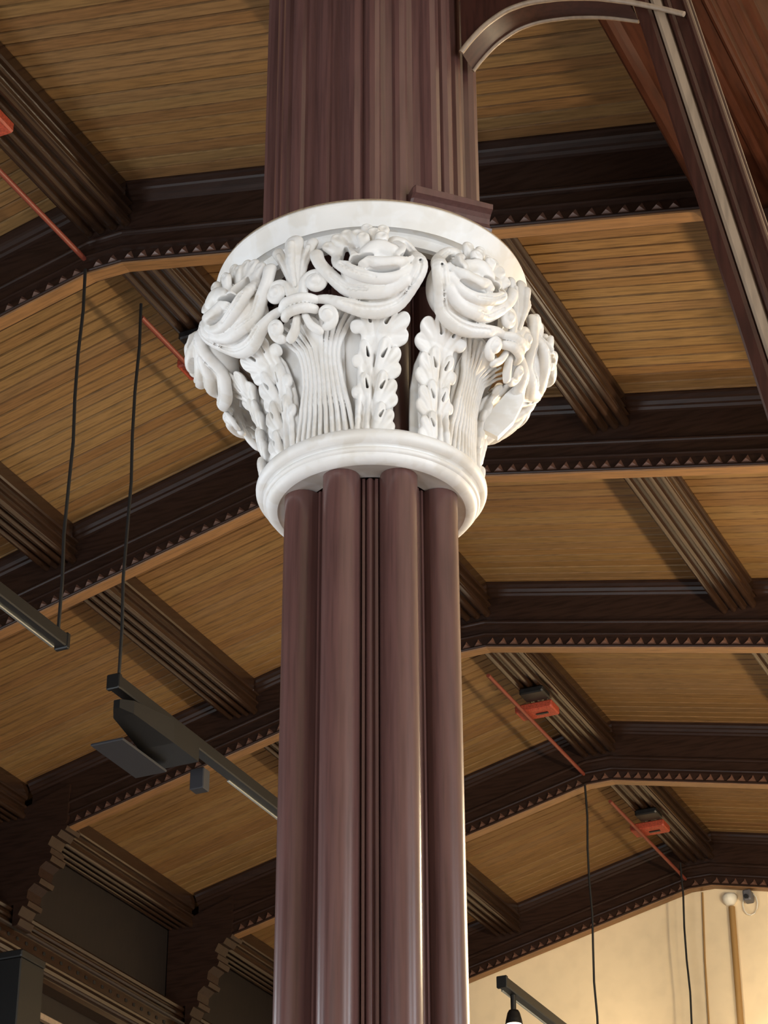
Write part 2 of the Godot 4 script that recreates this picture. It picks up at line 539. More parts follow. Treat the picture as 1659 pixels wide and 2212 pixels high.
func fleur_strokes(adds: Array) -> void:
	chain(adds, [[0, 5.19, 0.012, 0.009], [0, 5.25, 0.014, 0.012], [0, 5.31, 0.018, 0.020], [0.2, 5.372, 0.026, 0.024]], 1.6, 0.004)
	chain(adds, [[0, 5.24, 0.026, 0.005], [0, 5.31, 0.034, 0.008], [0, 5.36, 0.042, 0.010]], 1.0, 0.003)
	for s in [-1.0, 1.0]:
		chain(adds, [[0.9 * s, 5.20, 0.010, 0.006], [2.0 * s, 5.26, 0.012, 0.009], [4.2 * s, 5.32, 0.014, 0.012], [6.6 * s, 5.362, 0.020, 0.015]], 1.3, 0.002)
		chain(adds, [[1.2 * s, 5.225, 0.016, 0.004], [3.0 * s, 5.29, 0.020, 0.005], [5.6 * s, 5.345, 0.028, 0.007]], 1.0, 0.002)
		# upper volute
		chain(adds, [[1.8 * s, 5.18, 0.012, 0.008], [2.3 * s, 5.215, 0.016, 0.0105], [3.3 * s, 5.245, 0.018, 0.0105]], 1.0, 0.003)
		var c := P(7.4 * s, 5.238, 0)
		volute(adds, 7.4 * s, 5.238, 0.030, 0.006, PI * 0.86 if s > 0 else PI * 0.14, 1.5, -s, 0.0098, 0.018)
		# lower volute
		chain(adds, [[1.6 * s, 5.165, 0.012, 0.009], [3.4 * s, 5.135, 0.015, 0.011], [6.6 * s, 5.117, 0.016, 0.010]], 1.0, 0.003)
		volute(adds, 10.4 * s, 5.148, 0.027, 0.005, (-PI * 0.62) if s > 0 else (-PI * 0.38), 1.45, s, 0.0085, 0.017)

func tie_strokes(adds: Array) -> void:
	chain(adds, [[-6.6, 5.193, 0.020, 0.011], [-3, 5.194, 0.040, 0.012], [3, 5.194, 0.040, 0.012], [6.6, 5.193, 0.020, 0.011]], 1.0, 0.001)
	chain(adds, [[-6.2, 5.168, 0.020, 0.011], [-3, 5.168, 0.038, 0.012], [3, 5.168, 0.038, 0.012], [6.2, 5.168, 0.020, 0.011]], 1.0, 0.001)

func stalk_strokes(adds: Array, cuts: Array) -> void:
	# bundle of reeds rising from the ring and opening into a calyx
	chain(adds, [[-9, 4.84, -0.012, 0.055], [-5, 5.0, -0.012, 0.05], [-6, 5.13, -0.012, 0.05]], 4.0, 0.006)
	chain(adds, [[9, 4.84, -0.012, 0.055], [5, 5.0, -0.012, 0.05], [6, 5.13, -0.012, 0.05]], 4.0, 0.006)
	for i in 10:
		var b := -18.0 + 4.0 * i
		var s := signf(b)
		var m := absf(b)
		chain(adds, [[b, 4.835, 0.004, 0.0085], [b * 0.80, 4.93, 0.006, 0.0095], [b * 0.60, 5.01, 0.008, 0.0088], [s * (0.5 + m * 0.56), 5.075, 0.008, 0.0078], [s * (2.0 + m * 0.75), 5.125, 0.006, 0.0066], [s * (3.0 + m * 1.0), 5.165, -0.002, 0.005]], 1.0, 0.0015)
	# smooth heart of the calyx
	chain(adds, [[0, 5.03, 0.004, 0.006], [0, 5.08, 0.004, 0.014], [0, 5.14, 0.004, 0.026]], 2.4, 0.003)

# ---------------------------------------------------------------- the column
func shaft_ring(y: float, sc: float) -> PackedVector3Array:
	var ring := PackedVector3Array()
	var rc := 0.200
	var rr := 0.050
	for k in 8:
		var a := TAU * k / 8.0
		var dir := Vector2(sin(a), cos(a))
		var sidev := Vector2(cos(a), -sin(a))
		for j in 15:
			var b := lerpf(-PI * 0.56, PI * 0.56, j / 14.0)
			var p := dir * (rc + rr * cos(b)) + sidev * rr * sin(b)
			ring.append(Vector3(p.x * sc, y, p.y * sc))
		# fillets and reed between two rolls
		var h := a + PI / 8.0
		var d2 := Vector2(sin(h), cos(h))
		var s2 := Vector2(cos(h), -sin(h))
		for q in [[-0.024, 0.168], [-0.021, 0.178], [-0.014, 0.178], [-0.012, 0.166], [-0.009, 0.172], [-0.005, 0.179], [0.0, 0.181], [0.005, 0.179], [0.009, 0.172], [0.012, 0.166], [0.014, 0.178], [0.021, 0.178], [0.024, 0.168]]:
			var p2: Vector2 = d2 * float(q[1]) + s2 * float(q[0])
			ring.append(Vector3(p2.x * sc, y, p2.y * sc))
	return ring

func pier_ring(y: float) -> PackedVector3Array:
	# octagonal pier, each face moulded: edge roll, hollow, flat fillet, roll; deep groove at every corner
	var ring := PackedVector3Array()
	var ap := 0.298
	var hw := 0.1225
	for k in 8:
		var a := TAU * k / 8.0
		var n := Vector2(sin(a), cos(a))
		var s := Vector2(cos(a), -sin(a))
		for q in [[-1.0, -0.040], [-0.965, -0.040], [-0.93, -0.008], [-0.86, 0.004], [-0.74, 0.008], [-0.62, 0.004], [-0.56, -0.006], [-0.53, -0.016], [-0.40, -0.020], [-0.24, -0.018], [-0.20, -0.006], [-0.10, -0.002], [0.04, -0.002], [0.10, -0.006], [0.12, -0.016], [0.28, -0.022], [0.44, -0.016], [0.52, -0.004], [0.66, 0.006], [0.80, 0.006], [0.91, -0.004], [0.965, -0.040]]:
			var p: Vector2 = n * (ap + float(q[1])) + s * hw * float(q[0])
			ring.append(Vector3(p.x, y, p.y))
	return ring

func build_column() -> void:
	var col := thing("clustered_column", "purple-brown clustered column crowned by a white carved foliage capital", "column", V(COL_T, 0, COL_L))
	col.rotation.y = deg_to_rad(-1.5)
	var st := new_st()
	var groups := []
	for k in 8:
		for j in 14:
			groups.append(k + 1)
		groups.append_array([-1, -1, -1, -1, -1, 20 + k, 20 + k, 20 + k, 20 + k, 20 + k, 20 + k, -1, -1, -1])
	loft(st, [shaft_ring(0.3, 1.02), shaft_ring(4.775, 0.995)], true, true, false, groups)
	loft(st, [shaft_ring(4.78, 0.86), shaft_ring(5.45, 0.86)], true, true, false, groups)   # runs on up inside the open carving
	var shaft := obj("shaft", done(st), M.column, col)
	shaft.rotation.y = deg_to_rad(3.0)
	st = new_st()
	lathe(st, [Vector2(0, 0.0), Vector2(0.36, 0.0), Vector2(0.36, 0.18), Vector2(0.33, 0.21), Vector2(0.345, 0.25), Vector2(0.33, 0.29), Vector2(0.29, 0.31), Vector2(0.27, 0.34), Vector2(0, 0.34)], 48)
	obj("base", done(st), M.column, col)
	st = new_st()
	loft(st, [pier_ring(5.48), pier_ring(7.145)], true, true)
	var pier := obj("upper_pier", done(st), M.column, col)
	# moulded block planted low on the pier, facing the aisle
	st = new_st()
	var dirv := Vector3(sin(deg_to_rad(135.0)), 0, cos(deg_to_rad(135.0)))
	var nrm := Vector3(sin(deg_to_rad(45.0)), 0, cos(deg_to_rad(45.0)))
	var cpt := nrm * 0.290 + dirv * 0.128
	var rings := []
	for e in [-0.115, -0.108, 0.118, 0.125]:
		var sh := 0.006 if absf(e) > 0.11 else 0.0
		var ring := PackedVector3Array()
		for q in [[-0.06, 0.0], [0.030 - sh, 0.004], [0.034 - sh, 0.012], [0.022 - sh, 0.022], [0.016 - sh, 0.034], [0.020 - sh, 0.046], [0.030 - sh, 0.054], [0.046 - sh, 0.060], [0.048 - sh, 0.078 - sh], [0.040 - sh, 0.084 - sh], [-0.06, 0.084 - sh]]:
			ring.append(cpt + dirv * float(e) + nrm * float(q[0]) + Vector3(0, 5.555 + float(q[1]) * 1.25, 0))
		rings.append(ring)
	loft(st, rings, true, true)
	obj("planted_block", done(st), M.column, pier)

	# capital: an open shell of carving round the shaft
	var cap := Node3D.new()
	cap.name = "capital"
	cap.set_meta("label", "white painted capital carved with leaves and scrolls")
	col.add_child(cap)
	st = new_st()
	var ast := [Vector2(0.18, 4.778), Vector2(0.252, 4.774), Vector2(0.257, 4.770)]
	for j in 6:
		var b := lerpf(0.0, PI / 2, j / 5.0)   # hollow rising outward
		ast.append(Vector2(0.259 + 0.030 * sin(b) , 4.770 + 0.020 * (1.0 - cos(b))))
	for j in 7:
		var b := lerpf(-1.3, 1.3, j / 6.0)
		ast.append(Vector2(0.2885 + 0.0085 * cos(b), 4.799 + 0.0085 * sin(b)))
	ast.append_array([Vector2(0.286, 4.8085), Vector2(0.289, 4.8125)])
	for j in 11:
		var b := lerpf(-1.35, 1.5, j / 10.0)
		ast.append(Vector2(0.296 + 0.0215 * cos(b), 4.834 + 0.0205 * sin(b)))
	ast.append_array([Vector2(0.292, 4.858), Vector2(0.288, 4.866), Vector2(0.24, 4.872)])
	var agr := []
	for i in ast.size() - 1:
		agr.append(1 if i < 2 else (2 if i < 8 else (3 if i < 14 else (4 if i < 18 else (5 if i < 28 else 6)))))
	lathe(st, ast, 96, false, agr)
	obj("astragal_ring", done(st), M.white, cap)
	st = new_st()
	lathe(st, [Vector2(0.30, 5.44), Vector2(0.355, 5.425), Vector2(0.362, 5.405), Vector2(0.378, 5.405), Vector2(0.384, 5.43), Vector2(0.390, 5.436), Vector2(0.412, 5.434), Vector2(0.416, 5.432), Vector2(0.447, 5.484), Vector2(0.4495, 5.490), Vector2(0.447, 5.496)], 96)
	obj("abacus", done(st), M.white, cap)
	st = new_st()
	lathe(st, [Vector2(0.447, 5.496), Vector2(0.445, 5.503), Vector2(0.43, 5.506), Vector2(0.2, 5.506)], 96)
	obj("top_lip", done(st), M.lip, cap)

	var la := []
	var lc := []
	leaf_strokes(la, lc)
	var sa := []
	var sc := []
	scroll_strokes(sa, sc)
	var fa := []
	fleur_strokes(fa)
	var ta := []
	tie_strokes(ta)
	var ka := []
	var kc := []
	stalk_strokes(ka, kc)
	var leaf_r := carve(la, lc, 0.0026, false, true)
	var leaf_l := carve(la, lc, 0.0026, true, true)
	var scroll_r := carve(sa, sc, 0.0026, false)
	var scroll_l := carve(sa, sc, 0.0026, true)
	var fleur := carve(fa, [], 0.0026, false)
	var tie := carve(ta, [], 0.0026, false)
	var stalk := carve(ka, kc, 0.0026, false, true)
	# white ground the leaves are carved from, open at the four corners
	st = new_st()
	var gr := []
	for e in [[4.845, -0.022, 39.0], [4.93, -0.020, 39.5], [5.0, -0.020, 39.5], [5.06, -0.020, 38.5], [5.10, -0.020, 36.0], [5.13, -0.022, 31.0], [5.16, -0.026, 24.0], [5.20, -0.034, 14.0]]:
		var ring := PackedVector3Array()
		for sgn in [1.0, -1.0]:
			for j in 25:
				var aa: float = deg_to_rad(lerpf(-e[2], e[2], j / 24.0)) * sgn
				var rr: float = bell_r(e[0]) - waist(e[0]) + e[1] - (0.0 if sgn > 0 else 0.012)
				ring.append(Vector3(rr * sin(aa), e[0] + 0.65 * waist(e[0]), rr * cos(aa)))
		gr.append(ring)
	loft(st, gr, true, true, true)
	var ground := done(st)
	for k in 4:
		for e in [["leaf_ground", ground], ["acanthus_leaf", leaf_r], ["acanthus_leaf", leaf_l], ["leaf_scroll", scroll_r], ["leaf_scroll", scroll_l], ["fleur", fleur], ["tie_band", tie], ["reeded_stalk", stalk]]:
			var o := obj(e[0], e[1], M.white, cap)
			o.rotation.y = PI / 2 * k
	# broken flat leaf end hanging out behind the aisle side of the bell
	st = new_st()
	var pl := []
	for e in [-0.011, 0.011]:
		var ring := PackedVector3Array()
		for q in [[0.425, 5.12], [0.424, 5.160], [0.405, 5.175], [0.375, 5.145], [0.320, 5.07], [0.310, 5.03], [0.350, 5.005], [0.395, 5.055]]:
			ring.append(Vector3(q[0], q[1], e))
		pl.append(ring)
	loft(st, pl, true, true)
	var pd := obj("broken_leaf", done(st), M.white, cap)
	pd.rotation.y = deg_to_rad(25.0)

# ---------------------------------------------------------------- ceiling
func rib_name(i: int) -> String:
	return ["dark moulded ceiling rib standing over the clustered column", "toothed dark ceiling rib passing just behind the white capital", "toothed dark ceiling rib, fourth from the cream gable wall", "toothed dark ceiling rib, third from the cream gable wall", "toothed dark ceiling rib, second from the cream gable wall", "dark ceiling rib lying against the cream gable wall"][i]

func build_ribs() -> void:
	var near := [[-0.072, 0.250], [-0.072, 0.226], [-0.060, 0.222], [-0.054, 0.206], [-0.044, 0.200], [-0.034, 0.184], [-0.022, 0.180], [-0.014, 0.168], [0.0, 0.164],
		[0.0, 0.016], [-0.010, 0.012], [-0.015, 0.004], [-0.015, -0.004], [-0.010, -0.011], [0.003, -0.014], [0.003, -0.066], [-0.009, -0.070], [-0.012, -0.078], [-0.009, -0.086], [0.012, -0.090], [0.014, -0.140], [-0.002, -0.144], [-0.006, -0.152], [-0.002, -0.1575]]
	var st := new_st()
	# nail-head tooth: three-sided pyramid with its point up
	var w := 0.030
	var h := 0.046
	var a := Vector3(-w, 0, 0)
	var b := Vector3(w, 0, 0)
	var c := Vector3(0, h, 0)
	var p := Vector3(0, h * 0.38, 0.019)
	quad(st, a, c, p, p)
	tri(st, a, p, b, -1)
	tri(st, b, p, c, -1)
	tri(st, a, p, c, -1)
	var tooth := done(st)
	for i in RIBS.size():
		var l: float = RIBS[i]
		var o := thing("ceiling_rib", rib_name(i), "ceiling rib", V(T_RIDGE, H_BEAD, l), "ribs across the nave ceiling")
		var prof := near.duplicate()
		for j in near.size():
			var q: Array = near[near.size() - 1 - j]
			prof.append([RIB_B - q[0], q[1]])
		if i == 5:
			prof = near.duplicate()
			prof.append([RIB_B, -0.1575])
			prof.append([RIB_B, 0.25])
		var rings := []
		for t in [-7.62, T_RIDGE - W_FLAT, T_RIDGE + W_FLAT, -1.870]:
			var ring := PackedVector3Array()
			for q in prof:
				ring.append(V(t, bead_h(t) + q[1], l + q[0]) - o.position)
			rings.append(ring)
		st = new_st()
		loft(st, rings, true, true)
		obj("moulded_beam", done(st), M.rib, o)
		# underside strip; the light it catches from below is put into its colour
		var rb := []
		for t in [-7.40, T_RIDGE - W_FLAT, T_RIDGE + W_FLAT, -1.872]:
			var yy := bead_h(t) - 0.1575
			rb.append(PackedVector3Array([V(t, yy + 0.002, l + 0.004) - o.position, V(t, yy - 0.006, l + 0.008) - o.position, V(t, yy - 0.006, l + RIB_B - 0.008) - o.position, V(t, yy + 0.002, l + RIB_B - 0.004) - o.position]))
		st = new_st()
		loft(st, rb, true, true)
		obj("lit_soffit", done(st), M.soffit, o)
		# teeth along both arms
		for arm in 2:
			var t0 := -7.28 if arm == 0 else T_RIDGE + W_FLAT + 0.03
			var t1 := T_RIDGE - W_FLAT - 0.03 if arm == 0 else -1.95
			var ang := atan(SLOPE_L) if arm == 0 else -atan(SLOPE_R)
			var n := int((t1 - t0) / 0.0695)
			for k in n + 1:
				var t := t0 + 0.0695 * k
				var td := obj("tooth", tooth, M.tooth, o, V(t, bead_h(t) - 0.140, l + 0.0125) - o.position)
				td.rotation.z = ang
				if i == 1 or i == 2:
					var tb := obj("tooth", tooth, M.tooth, o, V(t, bead_h(t) - 0.140, l + RIB_B - 0.0125) - o.position)
					tb.rotation = Vector3(0, PI, -ang)
		for tf in [-0.04, 0.035]:
			obj("tooth", tooth, M.tooth, o, V(T_RIDGE + tf, H_BEAD - 0.140, l + 0.0125) - o.position)
		# stepped brackets bringing the rib down on to the walls
		for s in 2:
			var pts := []
			var m0 := Vector2(7.34, 7.12)
			var m1 := Vector2(7.655, 6.50)
			var steps := [[0.0, 0.0], [0.03, 0.0], [0.045, 0.014], [0.085, 0.014], [0.095, -0.006], [0.16, -0.010], [0.175, -0.034], [0.26, -0.034], [0.275, -0.010], [0.32, -0.006], [0.335, 0.012], [0.385, 0.014], [0.40, -0.004], [0.47, -0.020], [0.54, -0.008], [0.555, 0.012], [0.60, 0.014], [0.615, -0.008], [0.69, -0.022], [0.76, -0.010], [0.775, 0.008], [0.82, 0.012], [0.835, -0.012], [0.92, -0.012], [0.94, 0.008], [1.0, 0.008]]
			var dv := (m1 - m0)
			var nv := Vector2(-dv.y, dv.x).normalized() * -1.0   # away from the wall, downwards
			for q in steps:
				var v: Vector2 = m0 + dv * float(q[0]) + nv * float(q[1]) * 1.5
				pts.append(v)
			pts.append(Vector2(7.655, 6.49))
			pts.append(Vector2(7.683, 6.49))
			pts.append(Vector2(7.683, 6.625))
			pts.append(Vector2(7.84, 6.625))
			pts.append(Vector2(7.84, 7.20))
			pts.append(Vector2(7.34, 7.36))
			if s == 1:
				var cut := []
				for v in pts:
					cut.append(Vector2(v.x, minf(v.y, 7.043)))
				cut.remove_at(cut.size() - 1)
				cut.append(Vector2(7.348, 7.043))
				cut.append(Vector2(7.348, 7.20))
				cut.append(Vector2(7.335, 7.20))
				pts = cut
			var r0 := PackedVector3Array()
			var r1 := PackedVector3Array()
			for v in pts:
				var t: float = -v.x if s == 0 else 2.0 * T_RIDGE + v.x + 0.04
				r0.append(V(t, v.y, l - 0.02) - o.position)
				r1.append(V(t, v.y, l + 0.135) - o.position)
			st = new_st()
			loft(st, [r0, r1], true, true)
			if not (s == 1 and i == 0):
				obj("stepped_bracket", done(st), M.rib, o)

func build_boards() -> void:
	var pitch := 0.0765
	for side in 2:
		var root := Node3D.new()
		root.name = "ceiling_left" if side == 0 else "ceiling_right"
		root.set_meta("kind", "structure")
		add_child(root)
		var ends := [-7.845, T_RIDGE - W_FLAT] if side == 0 else [T_RIDGE + W_FLAT, -1.872]
		var st := new_st()
		var ra := []
		for t in ends:
			var y := bead_h(t) + CEIL
			ra.append(PackedVector3Array([V(t, y + 0.022, -5), V(t, y + 0.022, 15.6), V(t, y + 0.09, 15.6), V(t, y + 0.09, -5)]))
		loft(st, ra, true, true)
		obj("backing", done(st), M.backing, root)
		st = new_st()
		var sect := [[0.0022, 0.021], [0.0022, 0.008], [0.0066, 0.0], [0.0699, 0.0], [0.0743, 0.008], [0.0743, 0.021]]
		var rings := []
		for t in ends:
			var ring := PackedVector3Array()
			for q in sect:
				ring.append(V(t, bead_h(t) + CEIL + q[1], q[0]))
			rings.append(ring)
		loft(st, rings, true, true)
		var m := done(st)
		var n := int((RIBS[5] - RIBS[0] + 0.09) / pitch)
		for k in n:
			var o := obj("board", m, board_mats[rng.randi() % board_mats.size()], root, Vector3(0, rng.randf_range(-0.0015, 0.0015), -(4.90 + pitch * k)))
	var st2 := new_st()
	box(st2, T_RIDGE - 0.10, T_RIDGE + 0.10, H_BEAD + CEIL + 0.0, H_BEAD + CEIL + 0.09, -5, 15.6)
	var rc := struct("ceiling_ridge", done(st2), M.backing)

func purlin_ring(t: float, sc: float, yb: float, l: float, o: Vector3, low: bool = false) -> PackedVector3Array:
	# reeded beam: rounded reeds along its underside and aisle flank
	var q := [[-0.100, 0.20], [-0.100, 0.012]]
	for k in 4:
		var c := -0.083 + 0.0553 * k
		q.append_array([[c - 0.0165, 0.010], [c - 0.0125, 0.002], [c - 0.004, -0.003], [c + 0.004, -0.003], [c + 0.0125, 0.002], [c + 0.0165, 0.010]])
		if k < 3:
			q.append_array([[c + 0.019, 0.022], [c + 0.0365, 0.022]])
	q.append_array([[0.102, 0.012], [0.104, 0.030], [0.092, 0.036], [0.090, 0.062], [0.104, 0.067], [0.108, 0.076], [0.104, 0.085], [0.090, 0.090], [0.090, 0.118], [0.106, 0.122], [0.112, 0.132], [0.112, 0.20]])
	var ring := PackedVector3Array()
	for e in q:
		var tt: float = t + e[0] * sc
		var yy: float = (bead_h(tt) + CEIL - 0.003) if e[1] > 0.19 else yb + e[1]
		ring.append(V(tt, minf(yy, bead_h(tt) + 0.155) if low else yy, l) - o)
	return ring

func build_purlins() -> void:
	var rows := [[-6.145, 1.0, 7.582, "reeded dark purlin under the left ceiling slope", "purlin"], [-4.625, 1.15, 7.905, "broad reeded ridge beam along the crown of the ceiling", "ridge beam"], [-3.015, 1.0, 7.608, "reeded dark purlin under the right ceiling slope", "purlin"]]
	for r in rows:
		var o := thing("ridge_beam" if r[4] == "ridge beam" else "purlin", r[3], r[4], V(r[0], r[2], RIBS[0]))
		for i in RIBS.size() - 1:
			var st := new_st()
			var l0: float = RIBS[i] + RIB_B + 0.002
			var l1: float = RIBS[i + 1] - 0.002
			var rr := []
			for e in [[l0, true], [l0 + 0.073, true], [l0 + 0.074, false], [l1 - 0.074, false], [l1 - 0.073, true], [l1, true]]:
				rr.append(purlin_ring(r[0], r[1], r[2], e[0], o.position, e[1]))
			loft(st, rr, true, true)
			obj("reeded_length", done(st), M.purlin, o)

func build_walls() -> void:
	var st := new_st()
	box(st, -8.3, 4.7, -0.2, 0.0, -5.2, 15.8)
	struct("floor", done(st), M.floor)
	st = new_st()
	var fw := [[-7.2, -5.2], [-4.4, -2.2], [0.2, 2.8]]
	var pt := -8.3
	for w in fw:
		box(st, pt, w[0], 0.0, 8.3, 15.525, 15.8)
		box(st, w[0], w[1], 0.0, 0.6, 15.525, 15.8)
		box(st, w[0], w[1], 5.2, 8.3, 15.525, 15.8)
		pt = w[1]
	box(st, pt, 4.7, 0.0, 8.3, 15.525, 15.8)
	struct("wall_far", done(st), M.cream)
	var n := 1
	for w in fw:
		st = new_st()
		box(st, w[0], w[1], 0.6, 5.2, 15.66, 15.67)
		var o := struct("window_%d" % n, done(st), M.glass)
		st = new_st()
		for t in [w[0], (w[0] + w[1]) / 2 - 0.03, w[1] - 0.06]:
			box(st, t, t + 0.06, 0.6, 5.2, 15.62, 15.72)
		for y in [0.6, 2.1, 3.6, 5.14]:
			box(st, w[0], w[1], y, y + 0.06, 15.62, 15.72)
		obj("window_frame", done(st), M.post, o)
		n += 1
	st = new_st()
	box(st, -8.3, 4.7, 0.0, 8.3, -5.2, -5.0)
	struct("wall_near", done(st), M.plaster)
	st = new_st()
	var ll := [[1.0, 2.6], [4.4, 6.0], [7.6, 9.2], [12.9, 14.5]]
	var prev := -5.0
	for w in ll:
		box(st, -8.1, -7.85, 0.0, 8.3, prev, w[0])
		box(st, -8.1, -7.85, 0.0, 1.0, w[0], w[1])
		box(st, -8.1, -7.85, 5.0, 8.3, w[0], w[1])
		prev = w[1]
	box(st, -8.1, -7.85, 0.0, 8.3, prev, 15.52)
	struct("wall_left", done(st), M.wall_dark)
	# right wall with tall windows
	st = new_st()
	var wl := [[1.0, 2.4], [4.2, 5.6], [7.4, 8.8], [10.6, 12.0], [13.4, 14.8]]
	prev = -5.0
	for w in wl:
		box(st, 4.4, 4.7, 0.0, 8.3, prev, w[0])
		box(st, 4.4, 4.7, 0.0, 1.2, w[0], w[1])
		box(st, 4.4, 4.7, 5.6, 8.3, w[0], w[1])
		prev = w[1]
	box(st, 4.4, 4.7, 0.0, 8.3, prev, 15.52)
	struct("wall_right", done(st), M.plaster)
	for w in wl:
		st = new_st()
		box(st, 4.54, 4.55, 1.2, 5.6, w[0], w[1])
		var o := struct("window_%d" % n, done(st), M.glass)
		st = new_st()
		for l in [w[0], (w[0] + w[1]) / 2 - 0.03, w[1] - 0.06]:
			box(st, 4.50, 4.60, 1.2, 5.6, l, l + 0.06)
		for y in [1.2, 2.65, 4.1, 5.54]:
			box(st, 4.50, 4.60, y, y + 0.06, w[0], w[1])
		obj("window_frame", done(st), M.post, o)
		n += 1
	for w in ll:
		st = new_st()
		box(st, -7.98, -7.97, 1.0, 5.0, w[0], w[1])
		var o := struct("window_%d" % n, done(st), M.glass)
		st = new_st()
		for l in [w[0], (w[0] + w[1]) / 2 - 0.03, w[1] - 0.06]:
			box(st, -8.02, -7.92, 1.0, 5.0, l, l + 0.06)
		for y in [1.0, 2.3, 3.6, 4.94]:
			box(st, -8.02, -7.92, y, y + 0.06, w[0], w[1])
		obj("window_frame", done(st), M.post, o)
		n += 1
	# flat ceiling of the aisle, and the roof over all
	st = new_st()
	box(st, -1.48, 4.39, 8.0, 8.2, -5.0, 15.52)
	struct("ceiling_aisle", done(st), M.plaster)
	st = new_st()
	box(st, -8.3, 4.7, 8.31, 8.5, -5.2, 15.8)
	struct("ceiling_roof", done(st), M.backing)

func build_plate() -> void:
	# wall plate and cornice on the left wall
	var o := thing("moulded_plate", "moulded wall plate with dotted frieze running along the left wall", "wall plate", V(-7.85, 6.3, 10.0))
	var prof := [[-7.847, 6.62], [-7.70, 6.62], [-7.69, 6.605], [-7.70, 6.59], [-7.715, 6.588], [-7.715, 6.575], [-7.70, 6.570], [-7.695, 6.558], [-7.705, 6.548], [-7.722, 6.545], [-7.722, 6.532], [-7.708, 6.528], [-7.704, 6.518], [-7.712, 6.51], [-7.728, 6.506], [-7.728, 6.415], [-7.715, 6.412], [-7.708, 6.402], [-7.712, 6.39], [-7.735, 6.384], [-7.745, 6.365], [-7.735, 6.36], [-7.73, 6.35], [-7.738, 6.34], [-7.76, 6.335], [-7.76, 6.31], [-7.75, 6.305], [-7.75, 6.29], [-7.847, 6.285]]
	var rings := []
	for l in [4.9, 15.52]:
		var r := PackedVector3Array()
		for q in prof:
			r.append(V(q[0], q[1], l) - o.position)
		rings.append(r)
	var st := new_st()
	loft(st, rings, true, true)
	obj("moulding", done(st), M.purlin, o)
	st = new_st()
	for k in 62:
		var l := 9.2 + 0.1 * k
		bevel_box(st, -7.729 - o.position.x, -7.722 - o.position.x, 6.45 - o.position.y, 6.472 - o.position.y, l + o.position.z, l + 0.026 + o.position.z, 0.003)
	var dots := obj("frieze_studs", done(st), M.black, o)
	dots.set_meta("kind", "stuff")
	# cornice where the slope meets the wall
	var c := thing("reeded_cornice", "reeded cornice under the foot of the left ceiling slope", "cornice", V(-7.75, 7.24, 10.0))
	for i in RIBS.size() - 1:
		st = new_st()
		var l0: float = RIBS[i] + 0.137
		var l1: float = RIBS[i + 1] - 0.022
		loft(st, [purlin_ring(-7.745, 0.95, 7.185, l0, c.position), purlin_ring(-7.745, 0.95, 7.185, l1, c.position)], true, true)
		obj("reeded_length", done(st), M.purlin, c)
	# panel frame and bright cloth low on the wall
	var f := thing("framed_panel", "framed wall panel with orange top below the wall plate", "panel", V(-7.84, 5.3, 11.6))
	st = new_st()
	for e in [[6.10, 6.14, 11.30, 12.10], [4.50, 4.54, 11.30, 12.10], [4.5, 6.14, 11.30, 11.34], [4.5, 6.14, 12.06, 12.10]]:
		bevel_box(st, -0.01, 0.035, e[0] - 5.3, e[1] - 5.3, e[2] - 11.6, e[3] - 11.6, 0.006)
	obj("frame", done(st), M.bead, f)
	st = new_st()
	bevel_box(st, -0.01, 0.012, 4.54 - 5.3, 5.98 - 5.3, 11.36 - 11.6, 12.04 - 11.6, 0.004)
	obj("orange_cloth", done(st), M.orange, f)

